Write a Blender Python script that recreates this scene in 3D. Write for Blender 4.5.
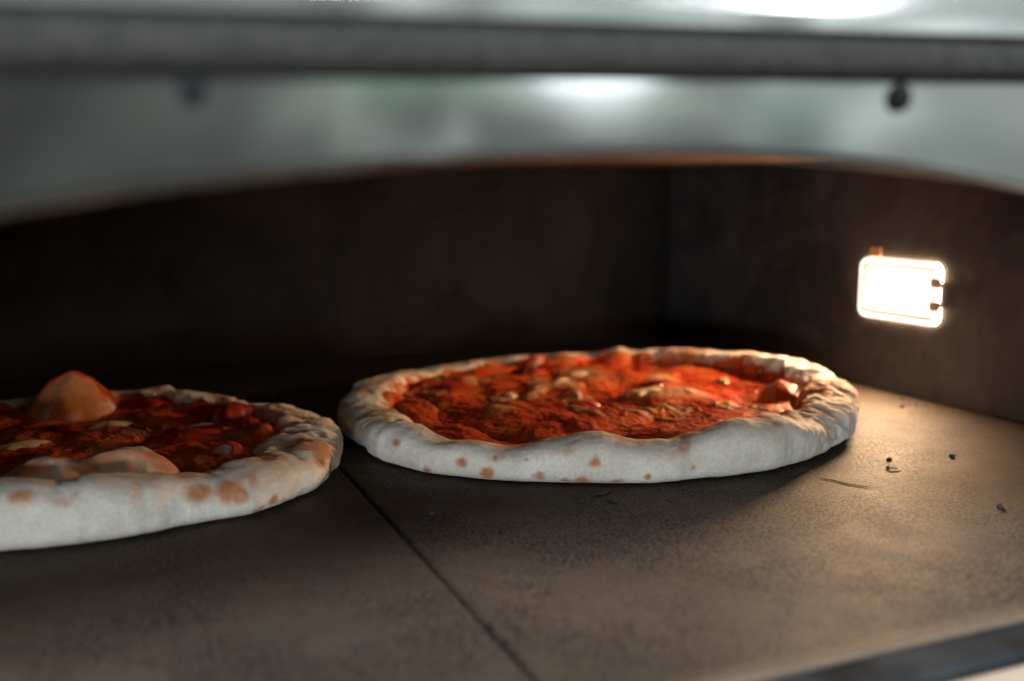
import bpy, math, random
import numpy as np
from mathutils import Vector, Matrix

for o in list(bpy.data.objects): bpy.data.objects.remove(o, do_unlink=True)
S = bpy.context.scene
COL = S.collection

# ------------------------------------------------------------------ camera
PITCH, YAW, CAM_H = math.radians(8.1587), math.radians(22.6934), 0.13
cam = bpy.data.cameras.new('camera'); camo = bpy.data.objects.new('camera', cam); COL.objects.link(camo)
camo.location = (0, 0, CAM_H); camo.rotation_euler = (math.pi/2-PITCH, 0, -YAW)
cam.sensor_width = 36; cam.lens = 980*36/1024
cam.clip_start = .01; cam.clip_end = 50
cam.dof.use_dof = True; cam.dof.focus_distance = .455; cam.dof.aperture_fstop = 4.6; cam.dof.aperture_blades = 9
S.camera = camo
S.view_settings.view_transform = 'Standard'; S.view_settings.look = 'None'
S.view_settings.exposure = 0; S.view_settings.gamma = 1

# ------------------------------------------------------------------ world: the dim kitchen around the oven mouth
W = bpy.data.worlds.new('World'); S.world = W; W.use_nodes = True
nt = W.node_tree; N = nt.nodes; L = nt.links; N.clear()
def nd(t, **k):
    n = N.new(t)
    for a, b in k.items():
        if a == 'inp':
            for i, v in b.items(): n.inputs[i].default_value = v
        else: setattr(n, a, b)
    return n
out = nd('ShaderNodeOutputWorld'); bg = nd('ShaderNodeBackground'); L.new(bg.outputs[0], out.inputs[0])
tc = nd('ShaderNodeTexCoord'); sx = nd('ShaderNodeSeparateXYZ'); L.new(tc.outputs['Generated'], sx.inputs[0])
rx = nd('ShaderNodeValToRGB'); e = rx.color_ramp.elements       # brighter towards the windows (+x)
e[0].position = .42; e[0].color = (.060, .058, .056, 1); e[1].position = .93; e[1].color = (.27, .295, .305, 1)
m1 = nd('ShaderNodeMapRange', inp={1: -1, 2: 1}); L.new(sx.outputs[0], m1.inputs[0]); L.new(m1.outputs[0], rx.inputs[0])
mz = nd('ShaderNodeMapRange', inp={1: -.3, 2: .75, 3: .45, 4: 2.2}); L.new(sx.outputs[2], mz.inputs[0])
nz = nd('ShaderNodeTexNoise', inp={'Scale': 11.0, 'Detail': 2.0, 'Roughness': .5}); L.new(tc.outputs['Generated'], nz.inputs[0])
rn = nd('ShaderNodeValToRGB'); e = rn.color_ramp.elements
e[0].position = .43; e[0].color = (.62, .62, .64, 1); e[1].position = .60; e[1].color = (1.5, 1.66, 1.5, 1)
L.new(nz.outputs[0], rn.inputs[0])
mu = nd('ShaderNodeMix', data_type='RGBA', blend_type='MULTIPLY', inp={0: 1}); L.new(rx.outputs[0], mu.inputs[6]); L.new(rn.outputs[0], mu.inputs[7])
# far bright gaps between the leaves outside
n2 = nd('ShaderNodeTexNoise', inp={'Scale': 17.0, 'Detail': 1.0}); L.new(tc.outputs['Generated'], n2.inputs[0])
r2 = nd('ShaderNodeValToRGB'); e = r2.color_ramp.elements; e[0].position = .52; e[0].color = (0, 0, 0, 1); e[1].position = .70; e[1].color = (.9, 1.0, .95, 1)
L.new(n2.outputs[0], r2.inputs[0])
m3 = nd('ShaderNodeMapRange', inp={1: .05, 2: .35}); L.new(sx.outputs[0], m3.inputs[0])
ad = nd('ShaderNodeMix', data_type='RGBA', blend_type='ADD'); L.new(m3.outputs[0], ad.inputs[0]); L.new(mu.outputs[2], ad.inputs[6]); L.new(r2.outputs[0], ad.inputs[7])
last = ad.outputs[2]
# foliage and gaps of sky outside, seen only in the steel
for (dx, dy, dz, wx_, wz_, cc) in ((.255, -.96, .112, .07, .030, (.16, .34, .17)), (.285, -.95, .106, .022, .010, (.45, .75, .68)), (.34, -.936, .112, .05, .022, (.14, .30, .16)),
                                   (.40, -.91, .10, .07, .03, (.10, .22, .10)), (.222, -.972, .070, .012, .045, (.22, .30, .21)), (.452, -.889, .082, .014, .045, (.55, .66, .62)),
                                   (.50, -.86, .095, .06, .028, (.16, .30, .15)), (.335, -.94, .075, .02, .03, (.22, .21, .23)), (.62, -.78, .085, .09, .05, (.08, .16, .14))):
    vm = nd('ShaderNodeVectorMath', operation='SUBTRACT'); L.new(tc.outputs['Generated'], vm.inputs[0]); vm.inputs[1].default_value = (dx, dy, dz)
    vs = nd('ShaderNodeVectorMath', operation='MULTIPLY'); L.new(vm.outputs[0], vs.inputs[0]); vs.inputs[1].default_value = (1/wx_, .5/wx_, 1/wz_)
    vl = nd('ShaderNodeVectorMath', operation='LENGTH'); L.new(vs.outputs[0], vl.inputs[0])
    vr = nd('ShaderNodeMapRange', interpolation_type='SMOOTHSTEP', inp={1: 0., 2: 1.1, 3: 1., 4: 0.}); L.new(vl.outputs['Value'], vr.inputs[0])
    am = nd('ShaderNodeMix', data_type='RGBA', blend_type='ADD'); L.new(vr.outputs[0], am.inputs[0]); L.new(last, am.inputs[6]); am.inputs[7].default_value = (*cc, 1); last = am.outputs[2]
L.new(last, bg.inputs[0]); L.new(mz.outputs[0], bg.inputs[1])

def area(name, loc, aim, sx_, sy_, power, col):
    l = bpy.data.lights.new(name, 'AREA'); l.shape = 'RECTANGLE'; l.size = sx_; l.size_y = sy_; l.energy = power; l.color = col
    o = bpy.data.objects.new(name, l); COL.objects.link(o); o.location = loc
    o.rotation_euler = (Vector(aim)-Vector(loc)).to_track_quat('-Z', 'Y').to_euler(); return o
# window behind the camera, the big cool key
area('window_light', (1.14, -1.83, .52), (.15, .35, .03), .25, .22, 1.2, (.86, .94, 1.0))
area('high_fill_light', (-.15, -1.15, 1.36), (.15, .33, .03), 1.1, .5, 60, (.92, .96, 1.0))  # added soft fill standing in for daylight from outside
area('low_fill_light', (-.92, -1.3, .03), (.15, .40, .03), .9, .15, 19, (.88, .96, 1.0))  # invented low source, only there to lift the crust fronts
area('skylight', (1.58, -1.04, 1.67), (.2, .18, .17), .70, .15, 8, (.92, .97, 1.0))

# ------------------------------------------------------------------ helpers
rng = np.random.RandomState(7)
PERM = rng.permutation(256); PERM = np.concatenate([PERM, PERM, PERM])
GR = rng.randn(256, 3); GR /= np.linalg.norm(GR, axis=1)[:, None]
def perlin(P):
    P = np.asarray(P, float); I = np.floor(P).astype(int); F = P-I; I = I & 255
    u = F*F*F*(F*(F*6-15)+10); res = 0
    for dx in (0, 1):
        for dy in (0, 1):
            for dz in (0, 1):
                h = PERM[PERM[PERM[(I[:, 0]+dx) & 255]+((I[:, 1]+dy) & 255)]+((I[:, 2]+dz) & 255)]
                d = ((F-[dx, dy, dz])*GR[h]).sum(1)
                w = (u[:, 0] if dx else 1-u[:, 0])*(u[:, 1] if dy else 1-u[:, 1])*(u[:, 2] if dz else 1-u[:, 2])
                res = res+w*d
    return res*1.5
def fbm(P, sc, oc=3, seed=0, gain=.5):
    r = 0; a = 1; P = np.asarray(P, float)+seed*3.17
    for i in range(oc): r = r+a*perlin(P*sc); sc *= 2.03; a *= gain
    return r
def sm(a, b, x):
    t = np.clip((x-a)/(b-a), 0, 1); return t*t*(3-2*t)
def tag(o, label=None, cat=None, group=None, kind=None):
    for k, v in (('label', label), ('category', cat), ('group', group), ('kind', kind)):
        if v: o[k] = v
    return o
def empty(name, loc=(0, 0, 0), rz=0):
    o = bpy.data.objects.new(name, None); o.empty_display_size = .02; COL.objects.link(o); o.location = loc; o.rotation_euler = (0, 0, rz); return o
def mesh(name, V, Fc, mat, parent=None, smooth=True, attr=None, loc=None):
    """V in the parent's frame (or world). Links ONE mesh object."""
    me = bpy.data.meshes.new(name)
    V = np.asarray(V, float)
    if isinstance(Fc, np.ndarray):
        me.vertices.add(len(V)); me.vertices.foreach_set('co', V.astype(np.float32).ravel())
        k = Fc.shape[1]; me.loops.add(Fc.size); me.loops.foreach_set('vertex_index', Fc.astype(np.int32).ravel())
        me.polygons.add(len(Fc)); me.polygons.foreach_set('loop_start', np.arange(0, Fc.size, k, dtype=np.int32))
        me.update(calc_edges=True); me.validate()
    else:
        me.from_pydata([tuple(v) for v in V], [], Fc)
    if smooth: me.polygons.foreach_set('use_smooth', [True]*len(me.polygons))
    if attr:
        for nme, a in attr.items():
            c = np.zeros((len(V), 4), np.float32); c[:, :a.shape[1]] = a; c[:, 3] = 1
            at = me.attributes.new(nme, 'FLOAT_COLOR', 'POINT'); at.data.foreach_set('color', c.ravel())
    me.materials.append(mat)
    o = bpy.data.objects.new(name, me); COL.objects.link(o)
    if parent: o.parent = parent
    if loc is not None: o.location = loc
    return o
def box(name, lo, hi, mat, parent=None, bev=.001, seg=2):
    x0, y0, z0 = lo; x1, y1, z1 = hi
    V = [(x0,y0,z0),(x1,y0,z0),(x1,y1,z0),(x0,y1,z0),(x0,y0,z1),(x1,y0,z1),(x1,y1,z1),(x0,y1,z1)]
    F = [(0,3,2,1),(4,5,6,7),(0,1,5,4),(1,2,6,5),(2,3,7,6),(3,0,4,7)]
    o = mesh(name, V, F, mat, parent, smooth=False)
    if bev:
        m = o.modifiers.new('bev', 'BEVEL'); m.width = bev; m.segments = seg
    return o
def gridfaces(nu, nv, wrap_u=False):
    a = np.arange(nu*nv).reshape(nu, nv)
    b = np.vstack([a, a[:1]]) if wrap_u else a
    return np.stack([b[:-1, :-1], b[1:, :-1], b[1:, 1:], b[:-1, 1:]], -1).reshape(-1, 4)

# ------------------------------------------------------------------ material helper
class Mat:
    def __init__(s, name):
        s.m = bpy.data.materials.new(name); s.m.use_nodes = True; s.t = s.m.node_tree; s.t.nodes.clear()
        s.o = s.t.nodes.new('ShaderNodeOutputMaterial'); s.p = s.t.nodes.new('ShaderNodeBsdfPrincipled'); s.l(s.p.outputs[0], s.o.inputs[0])
        s.tc = s.t.nodes.new('ShaderNodeTexCoord')
    def l(s, a, b): s.t.links.new(a, b)
    def n(s, t, inp=None, **k):
        n = s.t.nodes.new(t)
        for a, b in k.items(): setattr(n, a, b)
        for i, v in (inp or {}).items():
            if hasattr(v, 'node'): s.l(v, n.inputs[i])
            else: n.inputs[i].default_value = v
        return n
    def map(s, scale): return s.n('ShaderNodeMapping', {0: s.tc.outputs['Object'], 3: scale}).outputs[0]
    def noise(s, scale, detail=4, rough=.55, vec=None, dist=0):
        return s.n('ShaderNodeTexNoise', {'Vector': vec or s.tc.outputs['Object'], 'Scale': scale, 'Detail': detail, 'Roughness': rough, 'Distortion': dist}).outputs[0]
    def vor(s, scale, vec=None, **k):
        return s.n('ShaderNodeTexVoronoi', {'Vector': vec or s.tc.outputs['Object'], 'Scale': scale}, **k).outputs
    def ramp(s, f, *st):
        r = s.n('ShaderNodeValToRGB', {0: f}); e = r.color_ramp.elements
        while len(e) < len(st): e.new(.5)
        for i, (p, c) in enumerate(st):
            e[i].position = p; e[i].color = (c, c, c, 1) if not hasattr(c, '__len__') else (*c, 1)
        return r.outputs[0]
    def mix(s, f, a, b, mode='MIX'):
        f_ = f
        n = s.n('ShaderNodeMix', data_type='RGBA', blend_type=mode)
        for i, v in ((0, f_), (6, a), (7, b)):
            if hasattr(v, 'node'): s.l(v, n.inputs[i])
            else: n.inputs[i].default_value = v if (i == 0) else (*v, 1)
        return n.outputs[2]
    def math(s, op, a, b=0, c=0):
        return s.n('ShaderNodeMath', {0: a, 1: b, 2: c}, operation=op).outputs[0]
    def attr(s, name):
        a = s.n('ShaderNodeAttribute', attribute_name=name); x = s.n('ShaderNodeSeparateXYZ', {0: a.outputs['Color']}); return x.outputs
    def bump(s, h, strength, dist, normal=None):
        i = {'Strength': strength, 'Distance': dist, 'Height': h}
        if normal: i['Normal'] = normal
        return s.n('ShaderNodeBump', i).outputs[0]
    def set(s, **k):
        names = dict(col='Base Color', rough='Roughness', metal='Metallic', spec='Specular IOR Level', coat='Coat Weight', coatr='Coat Roughness',
                     normal='Normal', sss='Subsurface Weight', sssr='Subsurface Radius', ssss='Subsurface Scale', em='Emission Color', ems='Emission Strength',
                     sheen='Sheen Weight', coatn='Coat Normal')
        for a, v in k.items():
            i = s.p.inputs[names[a]]
            if hasattr(v, 'node'): s.l(v, i)
            else: i.default_value = (*v, 1) if (a in ('col', 'em')) else v
        return s

# ---- stone floor
M = Mat('baking_stone')
big = M.noise(9, 5, .6); mid = M.noise(45, 5, .65); fine = M.noise(420, 3, .7)
base = M.ramp(big, (.29, (.058, .043, .033)), (.5, (.090, .065, .047)), (.71, (.120, .085, .058)))
base = M.mix(M.ramp(mid, (.40, 0.), (.66, .75)), base, (.072, .058, .048))
ctr = M.noise(150, 4, .7); base = M.mix(M.ramp(ctr, (.5, 0.), (.68, .55)), base, (.052, .040, .032))
spk = M.ramp(M.noise(620, 3, .65), (.43, 1.), (.49, 0.))
patch = M.ramp(M.noise(14, 4, .6), (.40, .2), (.56, 1.))
pit = M.math('MULTIPLY', spk, patch)
base = M.mix(pit, base, (.013, .010, .009))
dots = M.ramp(M.vor(520)[0], (.22, 1.), (.32, 0.)); dsel = M.ramp(M.noise(90, 4, .7), (.44, 0.), (.56, 1.))
dots2 = M.ramp(M.vor(210)[0], (.10, 1.), (.17, 0.)); dots2 = M.math('MULTIPLY', dots2, M.ramp(M.noise(28, 3), (.5, 0.), (.58, 1.)))
base = M.mix(M.math('MAXIMUM', M.math('MULTIPLY', M.math('MULTIPLY', dots, dsel), patch), dots2), base, (.010, .008, .007))
v2 = M.vor(110)
soot = M.ramp(v2[0], (.08, 1.), (.2, 0.))
sootm = M.ramp(M.noise(30, 3), (.56, 0.), (.64, 1.))
base = M.mix(M.math('MULTIPLY', soot, sootm), base, (.018, .016, .015))
grain = M.ramp(M.noise(900, 2, .7), (.32, .55), (.68, 1.45)); base = M.mix(1., base, grain, 'MULTIPLY')
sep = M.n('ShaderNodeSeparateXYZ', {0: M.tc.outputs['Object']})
yb = M.math('ADD', sep.outputs[1], M.math('MULTIPLY', mid, .10))       # shade at the back of the chamber, painted into the stone
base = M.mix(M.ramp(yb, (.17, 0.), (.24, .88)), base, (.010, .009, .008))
wear = M.math('ADD', M.math('MULTIPLY', sep.outputs[1], -1.), M.math('MULTIPLY', mid, .006))   # worn pale front edge
base = M.mix(M.ramp(wear, (.2875, 0.), (.2905, .6)), base, (.20, .145, .10))
hgt = M.math('ADD', M.math('MULTIPLY', fine, .5), M.math('MULTIPLY', pit, -.9))
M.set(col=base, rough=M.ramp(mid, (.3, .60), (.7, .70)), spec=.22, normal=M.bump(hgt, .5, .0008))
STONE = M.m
M = Mat('stone_edge'); b_ = M.ramp(M.noise(60, 5), (.3, (.2, .15, .105)), (.7, (.34, .26, .18)))
M.set(col=b_, rough=.7); STONE_EDGE = M.m
# ---- oven chamber walls: sooty steel
def sooty(name, dark, light, rust, rough=.5, spec=.35):
    M = Mat(name); a = M.noise(11, 6, .65, dist=.6); b = M.noise(60, 5, .6)
    c = M.ramp(a, (.36, dark), (.66, light)); c = M.mix(M.ramp(b, (.5, 0.), (.78, .7)), c, rust)
    M.set(col=c, rough=M.ramp(a, (.35, rough+.08), (.7, rough-.08)), spec=spec, normal=M.bump(b, .12, .001)); return M.m
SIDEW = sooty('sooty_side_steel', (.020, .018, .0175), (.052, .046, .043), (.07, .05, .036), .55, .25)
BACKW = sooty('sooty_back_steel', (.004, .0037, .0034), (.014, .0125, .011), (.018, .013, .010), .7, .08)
CEIL = sooty('sooty_roof_steel', (.04, .025, .016), (.10, .062, .036), (.12, .06, .028), .5)
# ---- outer steel
def steel(name, col, rough, br=.03, wav=.0, noise_s=6, metal=1.):
    M = Mat(name); v = M.map((2, 60, 60)); s = M.noise(14, 4, .6, v); big = M.noise(noise_s, 3, .5)
    c = M.mix(M.ramp(big, (.3, 0.), (.75, .35)), col, tuple(x*.72 for x in col))
    nrm = M.bump(s, br, .0005)
    if wav: nrm = M.bump(M.noise(10, 1, .4), wav, .02, nrm)
    M.set(col=c, metal=metal, rough=M.ramp(big, (.3, rough), (.8, rough+.08)), normal=nrm); return M.m
HOODS = steel('brushed_steel', (.52, .52, .515), .09, .02, .03)
FASC = steel('polished_steel', (.50, .505, .50), .12, .02, .22)
M = Mat('rough_dark_trim'); a_ = M.noise(90, 5, .7); b_ = M.noise(350, 4, .7); M.set(col=M.mix(M.ramp(b_, (.35, 0.), (.7, .7)), M.mix(a_, (.010, .010, .0095), (.034, .034, .033)), (.062, .06, .057)), rough=.75, spec=.2, normal=M.bump(b_, .9, .002)); DARKS = M.m
M = Mat('sill_steel'); M.set(col=M.ramp(M.noise(30, 4), (.35, (.014, .016, .018)), (.65, (.042, .047, .051))), rough=.8, spec=.06); SILLS = M.m
M = Mat('joint_dust'); M.set(col=M.ramp(M.noise(70, 4), (.35, (.012, .009, .007)), (.7, (.06, .034, .018))), rough=.9); JOINT = M.m
M = Mat('gap_black'); M.set(col=(.012, .012, .012), rough=.8); BLACK = M.m
M = Mat('bolt_steel'); M.set(col=(.007, .009, .012), rough=.6, spec=.15); BOLT = M.m
M = Mat('bolt_black'); M.set(col=(.008, .008, .009), rough=.6, spec=.15); BOLT2 = M.m
M = Mat('ledge_steel'); M.set(col=M.ramp(M.noise(20, 4), (.3, (.5, .38, .28)), (.7, (.66, .52, .40))), rough=.8, spec=.1); LEDGE = M.m  # warm lamp reflection on the steel is put into this base colour
M = Mat('lamp_glass_lit'); M.set(col=(.9, .85, .8), rough=.3, em=(1., .64, .36), ems=3.); GLASS = M.m
M = Mat('lamp_rim_lit'); M.set(col=(.9, .85, .8), rough=.25, em=(1., .88, .74), ems=2.0); GRIM = M.m
M = Mat('lamp_edge_lit'); M.set(col=(.9, .85, .8), em=(1., .66, .40), ems=75.); GEDGE = M.m
M = Mat('lamp_gasket'); M.set(col=(.5, .45, .38), rough=.6, em=(1., .8, .6), ems=.35); GASK = M.m
M = Mat('clip_steel'); M.set(col=(.42, .32, .24), rough=.5, metal=.3); CLIP = M.m
M = Mat('lamp_glow_tint'); M.set(col=(.5, .24, .10), rough=.6); TINT = M.m
M = Mat('char'); M.set(col=M.ramp(M.noise(300), (.3, (.03, .024, .019)), (.8, (.075, .055, .04))), rough=.8); CHAR = M.m

# ------------------------------------------------------------------ the oven
OX0, OX1, OY0, OY1, OZ = -.29, .4985, .2095, .803, .1585
SEAM = .103
oven = tag(empty('pizza_oven', (SEAM, .5, 0)), 'deck pizza oven with stone floor, sooty chamber and steel arched front, seen through its mouth', 'oven')
B = np.array([SEAM, .5, 0])
def ob(name, lo, hi, mat, bev=.001, parent=None): return box(name, np.array(lo)-B, np.array(hi)-B, mat, parent or oven, bev)
g = .0009
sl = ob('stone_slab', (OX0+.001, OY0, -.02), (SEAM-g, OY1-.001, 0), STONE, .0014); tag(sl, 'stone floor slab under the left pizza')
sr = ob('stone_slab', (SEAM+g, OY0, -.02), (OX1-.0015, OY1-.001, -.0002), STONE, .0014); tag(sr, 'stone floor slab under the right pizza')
ob('joint', (SEAM-g-.0002, OY0+.002, -.02), (SEAM+g+.0002, OY1-.002, -.0022), JOINT, 0)
ob('joint', (SEAM-g, .60, -.002), (SEAM+g, OY1-.003, -.0003), BLACK, 0)
ob('slab_bed', (OX0, OY0+.002, -.03), (OX1, OY1, -.0215), BLACK, 0)
ob('side_wall', (OX1, OY0-.022, -.03), (OX1+.012, OY1+.012, OZ+.012), SIDEW, .0008)
ob('side_wall', (OX0-.012, OY0-.022, -.03), (OX0, OY1+.012, OZ+.012), SIDEW, .0008)
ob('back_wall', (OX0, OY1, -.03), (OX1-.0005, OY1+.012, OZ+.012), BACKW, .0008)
ob('ceiling', (OX0+.0005, OY0-.021, OZ), (OX1-.0008, OY1-.0005, OZ+.010), CEIL, 0)
# arched front plate, built as a profile swept over x
def archz(x): 
    d = x-.122; return .1391-np.where(d < 0, .62, .80)*d*d-.25*d**4
xs = np.linspace(OX0-.004, OX1+.004, 160)
zt = lambda x: .1493+.0400*(x+.0133)                # underside of the trim, slightly askew
zT = lambda x: .1606+.0363*(x+.0126)                # top of the trim
Yf = .180
def sweep(name, prof, mat, parent=oven, smooth=True):
    """prof(x) -> list of (y, z) closed loop for every x"""
    V = []; 
    for x in xs:
        for (y, z) in prof(x): V.append((x-B[0], y-B[1], z-B[2]))
    k = len(prof(0.)); F = []
    for i in range(len(xs)-1):
        for j in range(k):
            a = i*k+j; b = i*k+(j+1) % k; F.append((a, a+k, b+k, b))
    F.append(tuple(range(k))); F.append(tuple(reversed(range((len(xs)-1)*k, len(xs)*k))))
    return mesh(name, V, F, mat, parent, smooth)
def plate(x):
    zb = max(float(archz(x)), -.012); t = .0055; r = .0022
    zt_ = float(zt(x))
    P = [(Yf+.0004, zt_), (Yf+.0004, zb+r+(zt_-zb)*.5), (Yf+.0004, zb+r+.0008)]
    for k in range(7):
        a = math.pi*k/6; P.append((Yf+.0032-.0028*math.cos(a), zb+r-r*math.sin(a)))
    P += [(Yf+.006, zt_)]
    return P
sweep('front_plate', plate, HOODS, smooth=False)
def trim(x):
    a, b = float(zt(x)), float(zT(x)); c = (a+b)/2; c += .0002; h = (b-a)/2-.0014; P = []
    for k in range(13):
        t = -math.pi/2+math.pi*k/12
        P.append((Yf-.0005-.0035*math.cos(t)**.6 if abs(math.cos(t)) > 1e-6 else Yf-.0005, c+h*math.sin(t)))
    P += [(Yf+.007, c+h), (Yf+.007, c-h)]
    return P[::-1]
sweep('door_trim', trim, DARKS)
sweep('gap_liner', lambda x: [(Yf+.0015, float(zt(x))+.0002), (Yf+.008, float(zt(x))+.0002), (Yf+.008, float(zT(x))+.0035), (Yf+.0015, float(zT(x))+.0035)], BLACK, smooth=False)
def fascia(x):
    z0 = float(zT(x))+.0004
    return [(Yf-.003, z0), (Yf-.001, z0+.004), (Yf+.019, z0+.06), (Yf+.026, z0+.06), (Yf+.012, z0)][::-1]
sweep('upper_fascia', fascia, FASC, smooth=False)
# sill and ledge in front of the stone
ob('sill', (OX0-.004, .194, -.03), (OX1+.004, OY0-.0008, -.0015), SILLS, .0012)
ob('front_ledge', (OX0-.004, .07, -.03), (OX1+.004, .193, -.004), LEDGE, .003)
# bolts on the plate
for (bx, bz, rr, mt) in ((.0159, .1486, .0026, BOLT), (.1726, .1538, .0022, BOLT2)):
    V = []; n = 24
    prof = [(0, -.0026), (.55, -.0025), (.85, -.0019), (1., -.0008), (1., .0)]
    for r_, y_ in prof:
        for k in range(n):
            a = 2*math.pi*k/n; V.append((bx+rr*r_*math.cos(a)-B[0], Yf-.0004+y_-B[1]+.0004, bz-(0 if mt is BOLT else .0004)+rr*r_*math.sin(a)*(1 if mt is BOLT else 1.5)))
    F = [(i*n+k, i*n+(k+1) % n, (i+1)*n+(k+1) % n, (i+1)*n+k) for i in range(len(prof)-1) for k in range(n)]
    o = mesh('bolt', V, F, mt, oven); tag(o, 'dark blue bolt head on the left of the steel front' if mt is BOLT else 'black bolt head on the right of the steel front')
# lamp in the right wall
ly, lz, lw, lh = .510, .0692, .0722, .0412
def rrect(w, h, r, n=8):
    P = []
    for cx_, cy_, a0 in ((w/2-r, h/2-r, 0), (-w/2+r, h/2-r, 90), (-w/2+r, -h/2+r, 180), (w/2-r, -h/2+r, 270)):
        for k in range(n+1):
            a = math.radians(a0+90*k/n); P.append((cx_+r*math.cos(a), cy_+r*math.sin(a)))
    return P
def lampring(name, stations, mat, parent, cap):
    V = []; n = None
    for (w, h, r, d) in stations:
        P = rrect(w, h, r); n = len(P)
        for (a, b) in P: V.append((OX1-d-B[0], ly+a-B[1], lz+b))
    F = [(i*n+k, i*n+(k+1) % n, (i+1)*n+(k+1) % n, (i+1)*n+k) for i in range(len(stations)-1) for k in range(n)]
    if cap: F.append(tuple(range((len(stations)-1)*n, len(stations)*n)))
    return mesh(name, V, F, mat, parent)
lamp = lampring('oven_lamp', [(lw, lh, .0065, .0012), (lw, lh, .0065, .0020), (lw-.001, lh-.001, .006, .003), (lw-.0035, lh-.0035, .005, .0036), (lw-.0065, lh-.0065, .004, .0034)], GRIM, oven, False)
tag(lamp, 'glowing rectangular lamp with rounded corners in the right wall')
lampring('glass_edge', [(lw-.0004, lh-.0004, .0065, -.001), (lw-.0004, lh-.0004, .0065, .0013)], GEDGE, lamp, False)
lampring('gasket', [(lw-.0065, lh-.0065, .004, .0034), (lw-.0072, lh-.0072, .0037, .0026), (lw-.0115, lh-.0115, .0028, .0026)], GASK, lamp, False)
lampring('lamp_glass', [(lw-.0116, lh-.0116, .0028, .001), (lw-.012, lh-.012, .0026, .0026), (lw-.0135, lh-.0135, .0022, .0030)], GLASS, lamp, True)
bulb = bpy.data.lights.new('bulb_light', 'AREA'); bulb.shape = 'RECTANGLE'; bulb.size = .052; bulb.size_y = .024; bulb.energy = 1.08; bulb.color = (1., .64, .36)
bo = bpy.data.objects.new('bulb_light', bulb); COL.objects.link(bo); bo.location = (OX1-.0042, ly, lz); bo.rotation_euler = (math.pi/2, 0, math.pi/2)
for dz in (.0078, -.0072):
    cy0 = ly-lw/2
    b = ob('clip', (OX1-.0052, cy0-.0030, lz+dz-.0031), (OX1-.0036, cy0+.0058, lz+dz+.0029), CLIP, .0007, lamp)
b = ob('clip_bracket', (OX1-.0022, cy0-.0024, lz-.0085), (OX1-.0002, cy0-.0008, lz+.0085), CLIP, .0005, lamp)
b = ob('lamp_glow_patch', (OX1-.0016, ly+lw/2-.018, lz+lh/2+.0004), (OX1-.0002, ly+lw/2-.007, lz+lh/2+.008), TINT, .0025, lamp)  # orange lamp glow on the wall, painted as a solid patch

# ------------------------------------------------------------------ pizza materials
M = Mat('pizza_dough'); A = M.attr('mask')        # x toast, y stain, z scorch
n1 = M.noise(55, 5, .6); n2 = M.noise(700, 3, .7); n3 = M.noise(160, 4, .65)
c = M.ramp(n1, (.35, (.70, .645, .555)), (.65, (.84, .79, .71)))
c = M.mix(1., c, M.ramp(n2, (.3, .87), (.7, 1.1)), 'MULTIPLY')
c = M.mix(A[0], c, M.mix(n3, (.40, .13, .035), (.62, .26, .09)))
st = M.mix(n3, (.62, .10, .02), (.76, .32, .09))
c = M.mix(A[1], c, st)
c = M.mix(A[2], c, (.035, .018, .01))
h = M.math('ADD', M.math('MULTIPLY', n2, .5), M.math('MULTIPLY', n3, .9))
M.set(col=c, rough=M.math('SUBTRACT', .82, M.math('MULTIPLY', A[1], .4)), spec=.3, normal=M.bump(h, .45, .0009), sheen=.15,
      sss=.12, sssr=(1., .5, .25), ssss=.003)
DOUGH = M.m
M = Mat('tomato_sauce'); A = M.attr('mask')       # x cheese, y oil, z dark
n1 = M.noise(70, 5, .65, dist=.8); n2 = M.noise(420, 4, .7); n3 = M.noise(180, 4, .6)
c = M.ramp(n1, (.3, (.40, .018, .004)), (.5, (.74, .062, .009)), (.68, (.88, .21, .035)))
c = M.mix(M.ramp(n3, (.45, 0.), (.72, .55)), c, (.66, .14, .03))
c = M.mix(A[1], c, (.62, .22, .04))
c = M.mix(A[0], c, M.mix(n3, (.66, .33, .12), (.74, .56, .34)))
c = M.mix(A[2], c, (.06, .008, .004))
h = M.math('ADD', M.math('MULTIPLY', n2, .9), n3)
nb = M.bump(h, .5, .0011); ncoat = M.bump(M.noise(520, 3, .7), .7, .0012, nb)
M.set(col=c, rough=M.ramp(n3, (.35, .38), (.7, .62)), spec=.45, normal=nb, coat=.55, coatr=.10, coatn=ncoat, sss=.08, sssr=(1., .25, .1), ssss=.002)
SAUCE = M.m
M = Mat('melted_cheese'); n1 = M.noise(150, 4, .6); n2 = M.noise(60, 3)
c = M.ramp(n1, (.35, (.66, .42, .20)), (.6, (.76, .64, .46))); c = M.mix(M.ramp(n2, (.5, 0.), (.7, .7)), c, (.64, .24, .07))
M.set(col=c, rough=.45, spec=.4, coat=.12, coatr=.15, normal=M.bump(n1, .3, .001), sss=.15, sssr=(1., .6, .3), ssss=.003)
CHEESE = M.m
M = Mat('tomato_skin'); n1 = M.noise(120, 3)
M.set(col=M.ramp(n1, (.3, (.22, .010, .004)), (.7, (.45, .04, .010))), rough=.4, coat=.25, coatr=.15, normal=M.bump(M.noise(420, 4, .7), .6, .0012), sss=.1, sssr=(1., .2, .1), ssss=.002)
TOMATO = M.m

# ------------------------------------------------------------------ pizza builder
def periodic(tab, th, sig=2.):
    a = np.array(sorted(tab)); 
    d = np.arange(0, 360, .5); v = np.interp(d, a[:, 0], a[:, 1], period=360)
    k = np.arange(-40, 41)*.5; w = np.exp(-k*k/(2*sig*sig)); w /= w.sum()
    v = np.convolve(np.concatenate([v[-40:], v, v[:40]]), w, 'valid')
    return np.interp(np.degrees(th) % 360, d, v, period=360)

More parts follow.
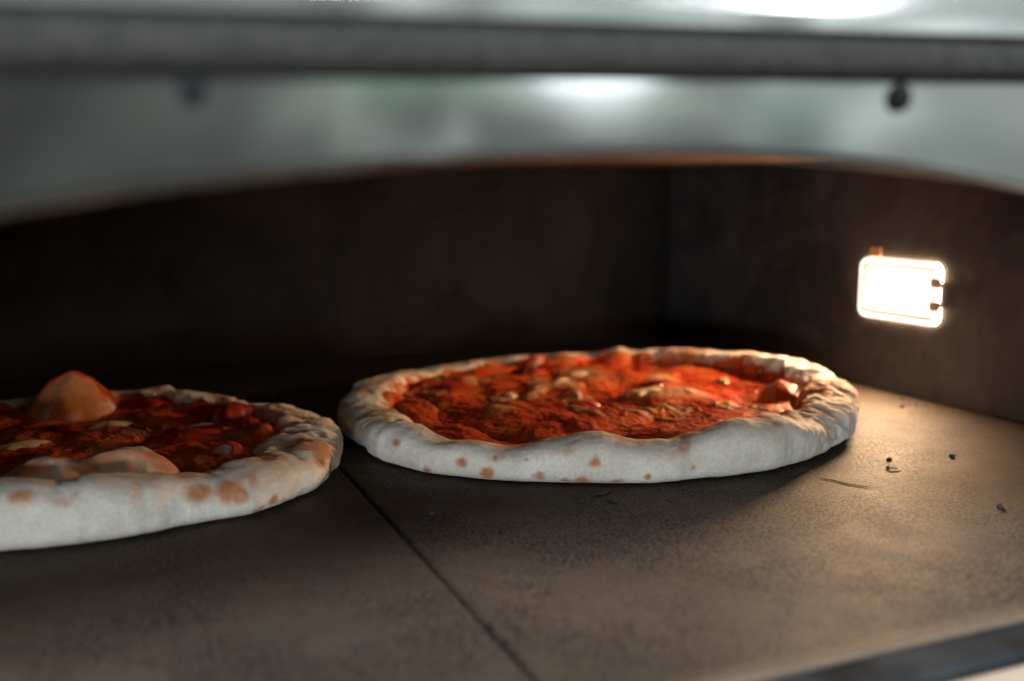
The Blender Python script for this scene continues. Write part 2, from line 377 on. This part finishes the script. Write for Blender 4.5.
def pizza(name, label, c, Rtab, Htab, Wtab, seed, bubbles, spots, fold, cheesespots, NT=1100, rich=1.):
    root = tag(empty(name, (c[0], c[1], 0)), label, 'pizza', 'pizzas baking on the stone')
    th = np.linspace(0, 2*np.pi, NT, endpoint=False)
    R = periodic(Rtab, th); H = periodic(Htab, th); Wd = periodic(Wtab, th)
    # gentle wobble of the outline
    cs = np.stack([np.cos(th), np.sin(th), th*0], 1)
    R = R+.005*np.exp(-(((np.degrees(th)-262+180)%360-180)/45)**2)-.002+.0016*fbm(cs, 3.5, 3, seed)+.0007*fbm(cs, 14, 2, seed+30); Hn = H*(1+.07*fbm(cs, 5., 3, seed+1))
    Wd = Wd*(1+.22*fbm(cs, 3., 3, seed+2))
    nr = 96; ni = 130
    ph = np.linspace(-np.pi*.5, np.pi*.93, nr)          # round the rim from underneath to the inside
    ex = 2/2.5
    cx_ = np.sign(np.cos(ph))*np.abs(np.cos(ph))**ex; sz_ = np.sign(np.sin(ph))*np.abs(np.sin(ph))**ex
    low = np.sin(ph) < 0; cx_[low] = np.abs(np.cos(ph[low]))**.42; sz_[low] = -np.abs(np.sin(ph[low]))**.8
    rc = R-Wd/2
    rr = rc[:, None]+Wd[:, None]/2*cx_[None]
    zz = Hn[:, None]/2*(1+sz_[None])+.0004
    base = .0052
    # inner slope eases into the flat base
    inner = (np.cos(ph) < 0) & (np.sin(ph) > 0)
    t_in = np.where(inner, (np.cos(ph)/np.cos(ph[-1])), 0); t_in = np.clip(t_in, 0, 1)
    zz = zz*(1-t_in[None]**3)+base*t_in[None]**3
    # flatten outer foot slightly so that it sits on the stone
    re = rr[:, -1]
    u = np.linspace(0, 1, ni+1)[1:]**1.0
    ri = re[:, None]*(1-u[None]*.9995); zi = np.full_like(ri, base)
    r = np.concatenate([rr, ri], 1); z = np.concatenate([zz, zi], 1)
    n = r.shape[1]
    ct, s_ = np.cos(th)[:, None], np.sin(th)[:, None]
    X, Y = r*ct, r*s_
    # outward normals of the profile for displacement
    rim = np.concatenate([np.ones(nr)*1., np.linspace(1, .25, 12)**1, np.full(ni-12, .25)])
    nrx = np.concatenate([cx_, np.zeros(ni)]); nrz = np.concatenate([sz_, np.ones(ni)])
    nn = np.sqrt(nrx**2+nrz**2); nrx /= nn; nrz /= nn
    P = np.stack([X, Y, z], -1).reshape(-1, 3)
    big = fbm(P, 26, 2, seed+3).reshape(X.shape); mid = fbm(P, 95, 3, seed+4).reshape(X.shape); fin = fbm(P, 420, 2, seed+5).reshape(X.shape)
    deg = np.degrees(th)
    F = np.zeros(NT)
    for (a0, wd, amt) in fold:
        dd = (deg-a0+180) % 360-180; F += amt*np.exp(-(dd/wd)**2)
    # wrinkles running up over the rim
    Q = np.stack([np.cos(th)[:, None]*11+0*z, np.sin(th)[:, None]*11+0*z, z*80+r*45], -1).reshape(-1, 3)
    wr = -np.abs(fbm(Q, 1., 3, seed+6)).reshape(X.shape)+.25
    sd = (.45+.55*sm(-.2, .6, np.sin(th)+.6))[:, None]; D = big*.0022+mid*.0008*(sd+F[:, None])+fin*.00016+F[:, None]*wr*.0075
    D *= rim[None]
    foot = sm(0, .004, z)
    D *= .25+.75*foot
    r2 = r+D*nrx[None]; z2 = z+D*nrz[None]*np.where(nrz < 0, .0, 1.)[None]
    X, Y = r2*ct, r2*s_
    toast = np.zeros_like(X); stain = np.zeros_like(X); sc = np.zeros_like(X)
    up = (nrz > .1)[None]
    for (bx, by, br, bh, tst, stn) in bubbles:
        q3 = np.stack([X, Y, 0*X+seed], -1).reshape(-1, 3)
        wx = .14*br*fbm(q3, .6/br, 2, 31).reshape(X.shape); wy = .14*br*fbm(q3, .6/br, 2, 37).reshape(X.shape)
        d = np.hypot(X+wx-bx, Y+wy-by)
        w = np.where(up, np.clip(1-(d/br)**2, 0, 1), 0)
        tgt = bh*w**(.62 if bh < .028 else .95)*(1+.16*fbm(q3, 38, 3, 41).reshape(X.shape))
        k_ = .0022; z2 = np.where(w > 0, k_*np.logaddexp(z2/k_, tgt/k_)-k_*np.log(2)*np.exp(-np.abs(z2-tgt)/k_)*(1-sm(0, .15, w)), z2)
        nb_ = fbm(q3, 110, 3, 43).reshape(X.shape)
        toast = np.maximum(toast, tst*sm(.0, .5, w*1.2-.18+.5*nb_)*sm(.02, .2, w)); stain = np.maximum(stain, stn*sm(.25, .6, nb_*1.1+.12+.1*(1-w))*(w > 0))
    z2 = np.maximum(z2, .0003)
    P = np.stack([X, Y, z2], -1)
    # colour masks
    nq = fbm(P.reshape(-1, 3), 45, 3, seed+8).reshape(X.shape); nf = fbm(P.reshape(-1, 3), 200, 2, seed+9).reshape(X.shape)
    toast = np.maximum(toast, .75*sm(.12, .85, nq+.35*nf)*sm(.45, 1., z2/Hn[:, None]))
    toast = np.maximum(toast, .55*F[:, None]*sm(-.1, .4, nq+.3*nf)*(nrz > 0)[None])
    toast = np.maximum(toast, .8*(1-sm(.0005, .0022, z2+.0008*nf))*sm(.0, .35, fbm(cs, 9, 2, seed+10))[:, None])
    for (a, zc, rad) in spots:
        a = math.radians(a); i = int((a/(2*np.pi))*NT) % NT
        R0 = R[i]; cxp = np.array([R0*math.cos(a), R0*math.sin(a), zc])
        d = np.sqrt(((P-cxp)**2*[.8, .8, 1.1]).sum(-1)); toast = np.maximum(toast, (1-.3*np.abs(nf))*(1-sm(rad*.5, rad*1.35, d+nf*.0012)))
    ins = (re-r.T).T
    lip = sm(-.009, -.001, ins+.004*nq+.002*nf)*(nrz > 0)[None]
    stain = np.maximum(stain, np.where(r < (re+.011)[:, None], lip*.75*sm(-.5, .4, nq+.3*nf), 0))
    toast = np.maximum(toast, .75*np.where(np.cos(ph).tolist()+[0]*ni < np.array(.25), 1, 0)[None]*sm(-.2, .35, nq+.2*nf)*(nrz > 0)[None]*(r > re[:, None]))
    mask = np.stack([toast, stain, sc], -1).reshape(-1, 3)
    dough = mesh('dough', P.reshape(-1, 3), gridfaces(NT, n, True)[:, ::-1], DOUGH, root, attr={'mask': mask})
    # sauce: its own sheet, thick and lumpy, with a ragged edge
    ns = 230; us = np.linspace(0, 1, ns)
    edge = re+.006+.0045*fbm(cs, 9., 3, seed+11)
    rs = edge[:, None]*(1-us[None]*.9995)
    XS, YS = rs*ct, rs*s_
    Q = np.stack([XS, YS, 0*XS+seed], -1).reshape(-1, 3)
    w1 = fbm(Q, 24, 2, seed+12).reshape(XS.shape); w2 = fbm(Q, 62, 3, seed+13).reshape(XS.shape); w3 = fbm(Q, 190, 3, seed+14).reshape(XS.shape); w4 = fbm(Q, 560, 2, seed+15).reshape(XS.shape)
    rid = 1-np.abs(fbm(Q*[1., 1.6, 1], 34, 2, seed+16)).reshape(XS.shape)*1.8
    w5 = np.abs(fbm(Q+5, 19, 1, seed+21)).reshape(XS.shape); zs = .0114+.0029*w1+.0048*(np.sqrt(w5+.02)-.35)+.0009*w2+.0004*w3+.00022*w4
    far = sm(0, .055, us)[None]
    # follow the dough under it near the rim
    dz = np.empty_like(zs)
    order = r2[:, ::-1]
    for i in range(NT):
        o_ = np.argsort(r2[i, nr//2:]); dz[i] = np.interp(rs[i], r2[i, nr//2:][o_], z2[i, nr//2:][o_])
    zs = np.where(us[None] < .12, np.maximum(zs*far, dz+.0012*sm(0, .03, us)[None]-.0006*(1-sm(0, .01, us))[None]+.0003*w3), zs)
    ch = sm(.28, .75, fbm(Q, 24, 3, seed+17).reshape(XS.shape)+.10*w3)
    for (qx, qy, qr) in cheesespots:
        d = np.hypot(XS-qx, (YS-qy)*.8); ch = np.maximum(ch, .9*(1-sm(qr*.3, qr*1.4, d+.005*w2+.0008*w3)))
    oil = sm(.1, .5, fbm(Q, 50, 2, seed+18).reshape(XS.shape)); oil = np.maximum(oil*.3, .5*(1-sm(.0, .07, us+.05*w2)))
    dk = .4*sm(.3, .7, -w2-.5*w1)
    ch = ch*rich; oil = oil*rich; dk = np.maximum(dk, (1-rich)*sm(-.2, .5, w1+.3*w2))
    mask = np.stack([ch*.85, oil, dk], -1).reshape(-1, 3)
    zs = zs+.0012*ch
    for (bx, by, br, bh, tst, stn) in bubbles:
        if stn <= .4: zs = zs-.016*sm(0, .35, np.clip(1-(np.hypot(XS-bx, YS-by)/(br*.95))**2+.25*w2, 0, 1))
    sauce = mesh('sauce', np.stack([XS, YS, zs], -1).reshape(-1, 3), gridfaces(NT, ns, True)[:, ::-1], SAUCE, root, attr={'mask': mask})
    return root, lambda x, y: float(zs[int((math.atan2(y, x) % (2*math.pi))/(2*math.pi)*NT) % NT, np.argmin(np.abs(rs[int((math.atan2(y, x) % (2*math.pi))/(2*math.pi)*NT) % NT]-math.hypot(x, y)))])

def blob(name, root, hgt, x, y, rx_, ry_, h_, ang, mat, seed, label=None, sink=.0015):
    """soft irregular lump resting on the sauce; x, y local to the pizza"""
    nu, nv = 56, 26; th = np.linspace(0, 2*np.pi, nu, endpoint=False); ph = np.linspace(-.5, np.pi/2, nv)
    T, Pp = np.meshgrid(th, ph, indexing='ij')
    o = fbm(np.stack([np.cos(T), np.sin(T), 0*T+seed], -1).reshape(-1, 3), 1.6, 3, seed).reshape(T.shape)
    rad = np.cos(Pp)*(1+.34*o)
    lx, ly_ = rad*np.cos(T)*rx_, rad*np.sin(T)*ry_
    V = np.stack([lx*math.cos(ang)-ly_*math.sin(ang), lx*math.sin(ang)+ly_*math.cos(ang), np.sin(Pp)*h_], -1)
    V[..., 2] += (.12*h_*fbm(V.reshape(-1, 3), 60, 2, seed+2)).reshape(T.shape)
    z0 = hgt(x, y)-sink
    ob_ = mesh(name, V.reshape(-1, 3), gridfaces(nu, nv, True)[:, ::-1], mat, root, loc=(x, y, z0))
    if label: ob_['label'] = label
    return ob_

# right pizza
RT = [(0,.146),(30,.147),(60,.151),(90,.154),(120,.158),(150,.164),(170,.169),(191,.172),(199,.176),(206,.175),(214,.171),(221,.167),(230,.159),(240,.154),(247,.153),(258,.146),(272,.144),(284,.143),(290,.140),(296,.136),(303,.141),(309,.139),(317,.141),(335,.145)]
HT = [(0,.026),(18,.025),(40,.023),(53,.019),(70,.0165),(90,.0145),(108,.0145),(124,.015),(155,.0185),(170,.018),(184,.015),(190,.016),(199,.0185),(205,.018),(209,.016),(217,.016),(223,.0145),(228,.0165),(234,.019),(240,.0205),(244,.0185),(252,.019),(261,.0225),(266,.0245),(272,.022),(280,.023),(289,.0185),(300,.0175),(317,.020),(335,.020),(348,.024)]
WT = [(0,.034),(40,.028),(90,.024),(150,.030),(180,.036),(200,.034),(215,.028),(240,.026),(270,.026),(300,.034),(330,.040)]
cR = (.285, .518)
def loc(c, x, y): return (x-c[0], y-c[1])
bR = [(*loc(cR,.152,.560), .017, .0150, .3, .6), (*loc(cR,.378,.478), .017, .0195, .7, .5), (*loc(cR,.408,.462), .017, .021, .6, .1), (*loc(cR,.425,.495), .018, .023, .5, .2),
      (*loc(cR,.405,.605), .022, .021, .5, .8), (*loc(cR,.43,.54), .018, .024, .4, .5),
      (*loc(cR,.31,.645), .018, .0175, .3, .9), (*loc(cR,.285,.640), .014, .0165, .3, .9), (*loc(cR,.35,.635), .020, .019, .4, .8), (*loc(cR,.135,.49), .018, .0180, .0, .0)]
sR = [(210.0,.002,.003),(216.3,.0092,.0025),(220.6,.0051,.0035),(216.0,.0018,.0015),(229.0,.0051,.003),(237.9,.0124,.0025),(221.9,.0128,.0022),(203.6,.0139,.0025),(226.7,.0128,.0015),(235.9,.0012,.004),(241.8,.0016,.003),(233.3,.0012,.003),(255.2,.0083,.0016),(247.,.005,.0018)]
chR = [(*loc(cR,.311,.508), .014), (*loc(cR,.336,.506), .010), (*loc(cR,.268,.561), .010), (*loc(cR,.26,.523), .009), (*loc(cR,.39,.60), .016), (*loc(cR,.30,.59), .016), (*loc(cR,.345,.56), .012), (*loc(cR,.20,.50), .008), (*loc(cR,.225,.60), .010)]
pr, hR = pizza('pizza', 'right pizza, fully in view, pale crust with tan spots and bright red sauce', cR, RT, HT, WT, 3, bR, sR, [(300, 14, .5), (335, 20, .55), (0, 20, .3), (190, 9, .4)], chR)
k = 0
for (x, y, a, b, h_, an) in [(.225,.544,.0065,.0055,.0055,.2), (.268,.561,.012,.005,.004,.9), (.262,.525,.010,.004,.0035,1.2), (.300,.510,.014,.006,.0038,.1),
                             (.325,.507,.013,.006,.0038,-.2), (.297,.592,.014,.006,.0038,.2), (.372,.53,.009,.005,.0035,1.)]:
    k += 1; blob('cheese_piece', pr, hR, *loc(cR, x, y), a, b, h_, an, CHEESE, 20+k, sink=.0022)
for (x, y, a, b, h_, an) in [(.35,.60,.012,.009,.007,.4), (.27,.612,.014,.009,.007,.2), (.20,.585,.012,.009,.006,.8), (.33,.54,.013,.008,.005,.5), (.25,.50,.013,.007,.005,0.)]:
    k += 1; blob('tomato_piece', pr, hR, *loc(cR, x, y), a, b, h_, an, TOMATO, 40+k, sink=.003)

# left pizza
cL = (-.0255, .507)
RL = [(0,.138),(30,.134),(60,.130),(100,.130),(150,.130),(200,.124),(240,.118),(264.5,.1157),(276,.1169),(288,.1208),(299,.1251),(306,.1335),(315,.1366),(322,.140),(334,.137),(348,.138)]
HL = [(0,.0165),(12,.0165),(36,.0125),(53,.0145),(68,.0165),(100,.017),(150,.018),(220,.024),(266,.0245),(276,.0235),(288,.0225),(299,.0195),(311,.017),(322,.0165),(333,.016),(350,.017)]
WL = [(0,.036),(40,.028),(90,.026),(180,.03),(250,.03),(290,.028),(315,.036),(340,.042)]
bL = [(*loc(cL,-.019,.606), .032, .0288, 1.0, .85), (*loc(cL,.003,.438), .029, .0268, .1, .4), (*loc(cL,-.024,.434), .030, .0255, .05, .4), (*loc(cL,.070,.496), .013, .016, .6, .6), (*loc(cL,.078,.470), .014, .0165, .2, .2),
      (*loc(cL,.084,.507), .012, .0175, .5, .3), (*loc(cL,.084,.444), .014, .0185, .95, .1), (*loc(cL,.03,.625), .020, .0195, .3, .4), (*loc(cL,.050,.462), .014, .0165, .3, .7)]
sL = [(297,.016,.006),(302,.014,.006),(306.9,.0023,.003),(310,.0056,.0025),(303.5,.0116,.004),(266.7,.0231,.0045),(326,.0155,.006),(313,.004,.002),(330,.006,.0035)]
chL = [(*loc(cL,-.02,.47), .014), (*loc(cL,.0,.50), .012), (*loc(cL,.03,.455), .012), (*loc(cL,.0,.55), .008)]
pl, hL = pizza('pizza', 'left pizza, cut off by the picture edge, with a big dough bubble at its back', cL, RL, HL, WL, 11, bL, sL, [(330, 14, .35), (350, 14, .4), (30, 12, .25)], chL, rich=.45)
for (x, y, a, b, h_, an) in [(-.001,.547,.012,.006,.004,.2), (.004,.490,.014,.006,.004,.4), (.045,.535,.010,.005,.003,.2), (-.042,.519,.015,.008,.004,.3)]:
    k += 1; blob('cheese_piece', pl, hL, *loc(cL, x, y), a, b, h_, an, CHEESE, 60+k, sink=.002)
for (x, y, a, b, h_, an) in [(.060,.547,.015,.011,.010,.3), (.066,.522,.009,.007,.0065,.2), (.033,.500,.020,.011,.0055,.2), (-.02,.55,.015,.010,.004,.1), (.02,.60,.014,.009,.005,0.)]:
    k += 1; blob('tomato_piece', pl, hL, *loc(cL, x, y), a, b, h_, an, TOMATO, 80+k, sink=.002)

# ------------------------------------------------------------------ burnt crumbs on the stone
def crumb(name, x, y, a, b, h_, ang, seed, label, group='burnt crumbs on the stone', cat='crumb'):
    nu, nv = 20, 12; th = np.linspace(0, 2*np.pi, nu, endpoint=False); ph = np.linspace(-np.pi/2, np.pi/2, nv)
    T, Pp = np.meshgrid(th, ph, indexing='ij')
    V = np.stack([np.cos(T)*np.cos(Pp), np.sin(T)*np.cos(Pp), np.sin(Pp)], -1).reshape(-1, 3)
    V = V*(1+.5*fbm(V, 1.8, 3, seed))[:, None]*[a, b, h_]
    V[:, 2] = np.maximum(V[:, 2], -h_*.4)+h_*.38
    c_, s_ = math.cos(ang), math.sin(ang); V = np.stack([V[:, 0]*c_-V[:, 1]*s_, V[:, 0]*s_+V[:, 1]*c_, V[:, 2]], -1)
    o = mesh(name, V, gridfaces(nu, nv, True)[:, ::-1], CHAR, None, loc=(x, y, .0001)); tag(o, label, cat, group); return o
CR = [(.3614,.3707,.0019,.0010,.0008,.3,'black crumb nearest the right pizza, topmost of the three on the lit stone'),
      (.3500,.3593,.0015,.0009,.0006,1.,'small black crumb just above the curled ring crumb on the lit stone'),
      (.3954,.3628,.0015,.0013,.0010,.5,'round black crumb alone on the lit stone towards the right wall'),
      (.3488,.2930,.0016,.0012,.0010,.2,'black crumb by itself near the right edge of the picture'),
      (.4634,.4668,.0018,.0013,.0008,.2,'dark crumb closest to the right wall below the lamp'),
      (.4823,.4863,.0012,.0010,.0006,.2,'faint tiny crumb against the foot of the right wall'),
      (.1217,.3777,.0018,.0011,.0007,.7,'dark crumb on the shaded stone beside the seam'),
      (.2011,.3763,.0050,.0020,.0008,.3,'long charred flake touching the front of the right pizza'),
      (.2010,.3660,.0034,.0022,.0005,1.4,'charred flake in the shade before the right pizza, below the long flake'),
      (.1870,.3690,.0022,.0014,.0005,.2,'small charred flake left of the two bigger flakes'),
      (.2246,.3556,.0026,.0012,.0005,.4,'charred flake right of the two bigger flakes')]
for i, (x, y, a, b, h_, an, lb) in enumerate(CR): crumb('burnt_crumb', x, y, a, b, h_, an, 100+i, lb)
# curled ring crumb and the thin burnt strand
def strand(name, pts, rad, label, cat):
    pts = np.array(pts); V = []; n = 6
    for i, p in enumerate(pts):
        d = pts[min(i+1, len(pts)-1)]-pts[max(i-1, 0)]; d /= np.linalg.norm(d); s = np.array([-d[1], d[0], 0])
        rr_ = rad*(.55+.45*math.sin(math.pi*i/(len(pts)-1)))*(1+.3*math.sin(i*2.3))
        for k_ in range(n):
            a = 2*math.pi*k_/n; V.append(p+s*rr_*math.cos(a)+np.array([0, 0, rr_*math.sin(a)+rad*.8]))
    F = [(i*n+k_, i*n+(k_+1) % n, (i+1)*n+(k_+1) % n, (i+1)*n+k_) for i in range(len(pts)-1) for k_ in range(n)]
    o = mesh(name, np.array(V)-np.array([*pts[0][:2], 0]), F, CHAR, None, loc=(*pts[0][:2], 0)); tag(o, label, cat)
strand('burnt_strand', [(.3064+.0106*t+.0008*math.sin(7*t), .3568-.0185*t+.0012*math.sin(4*t), 0) for t in np.linspace(0, 1, 24)], .00028, 'thin curved burnt strand on the stone in front of the right crust', 'strand')
strand('curled_crumb', [(.3497+.0036*math.cos(a), .3555+.0030*math.sin(a), 0) for a in np.linspace(.3, 5.6, 26)], .00028, 'tiny curled ring-shaped burnt crumb on the lit stone', 'crumb')
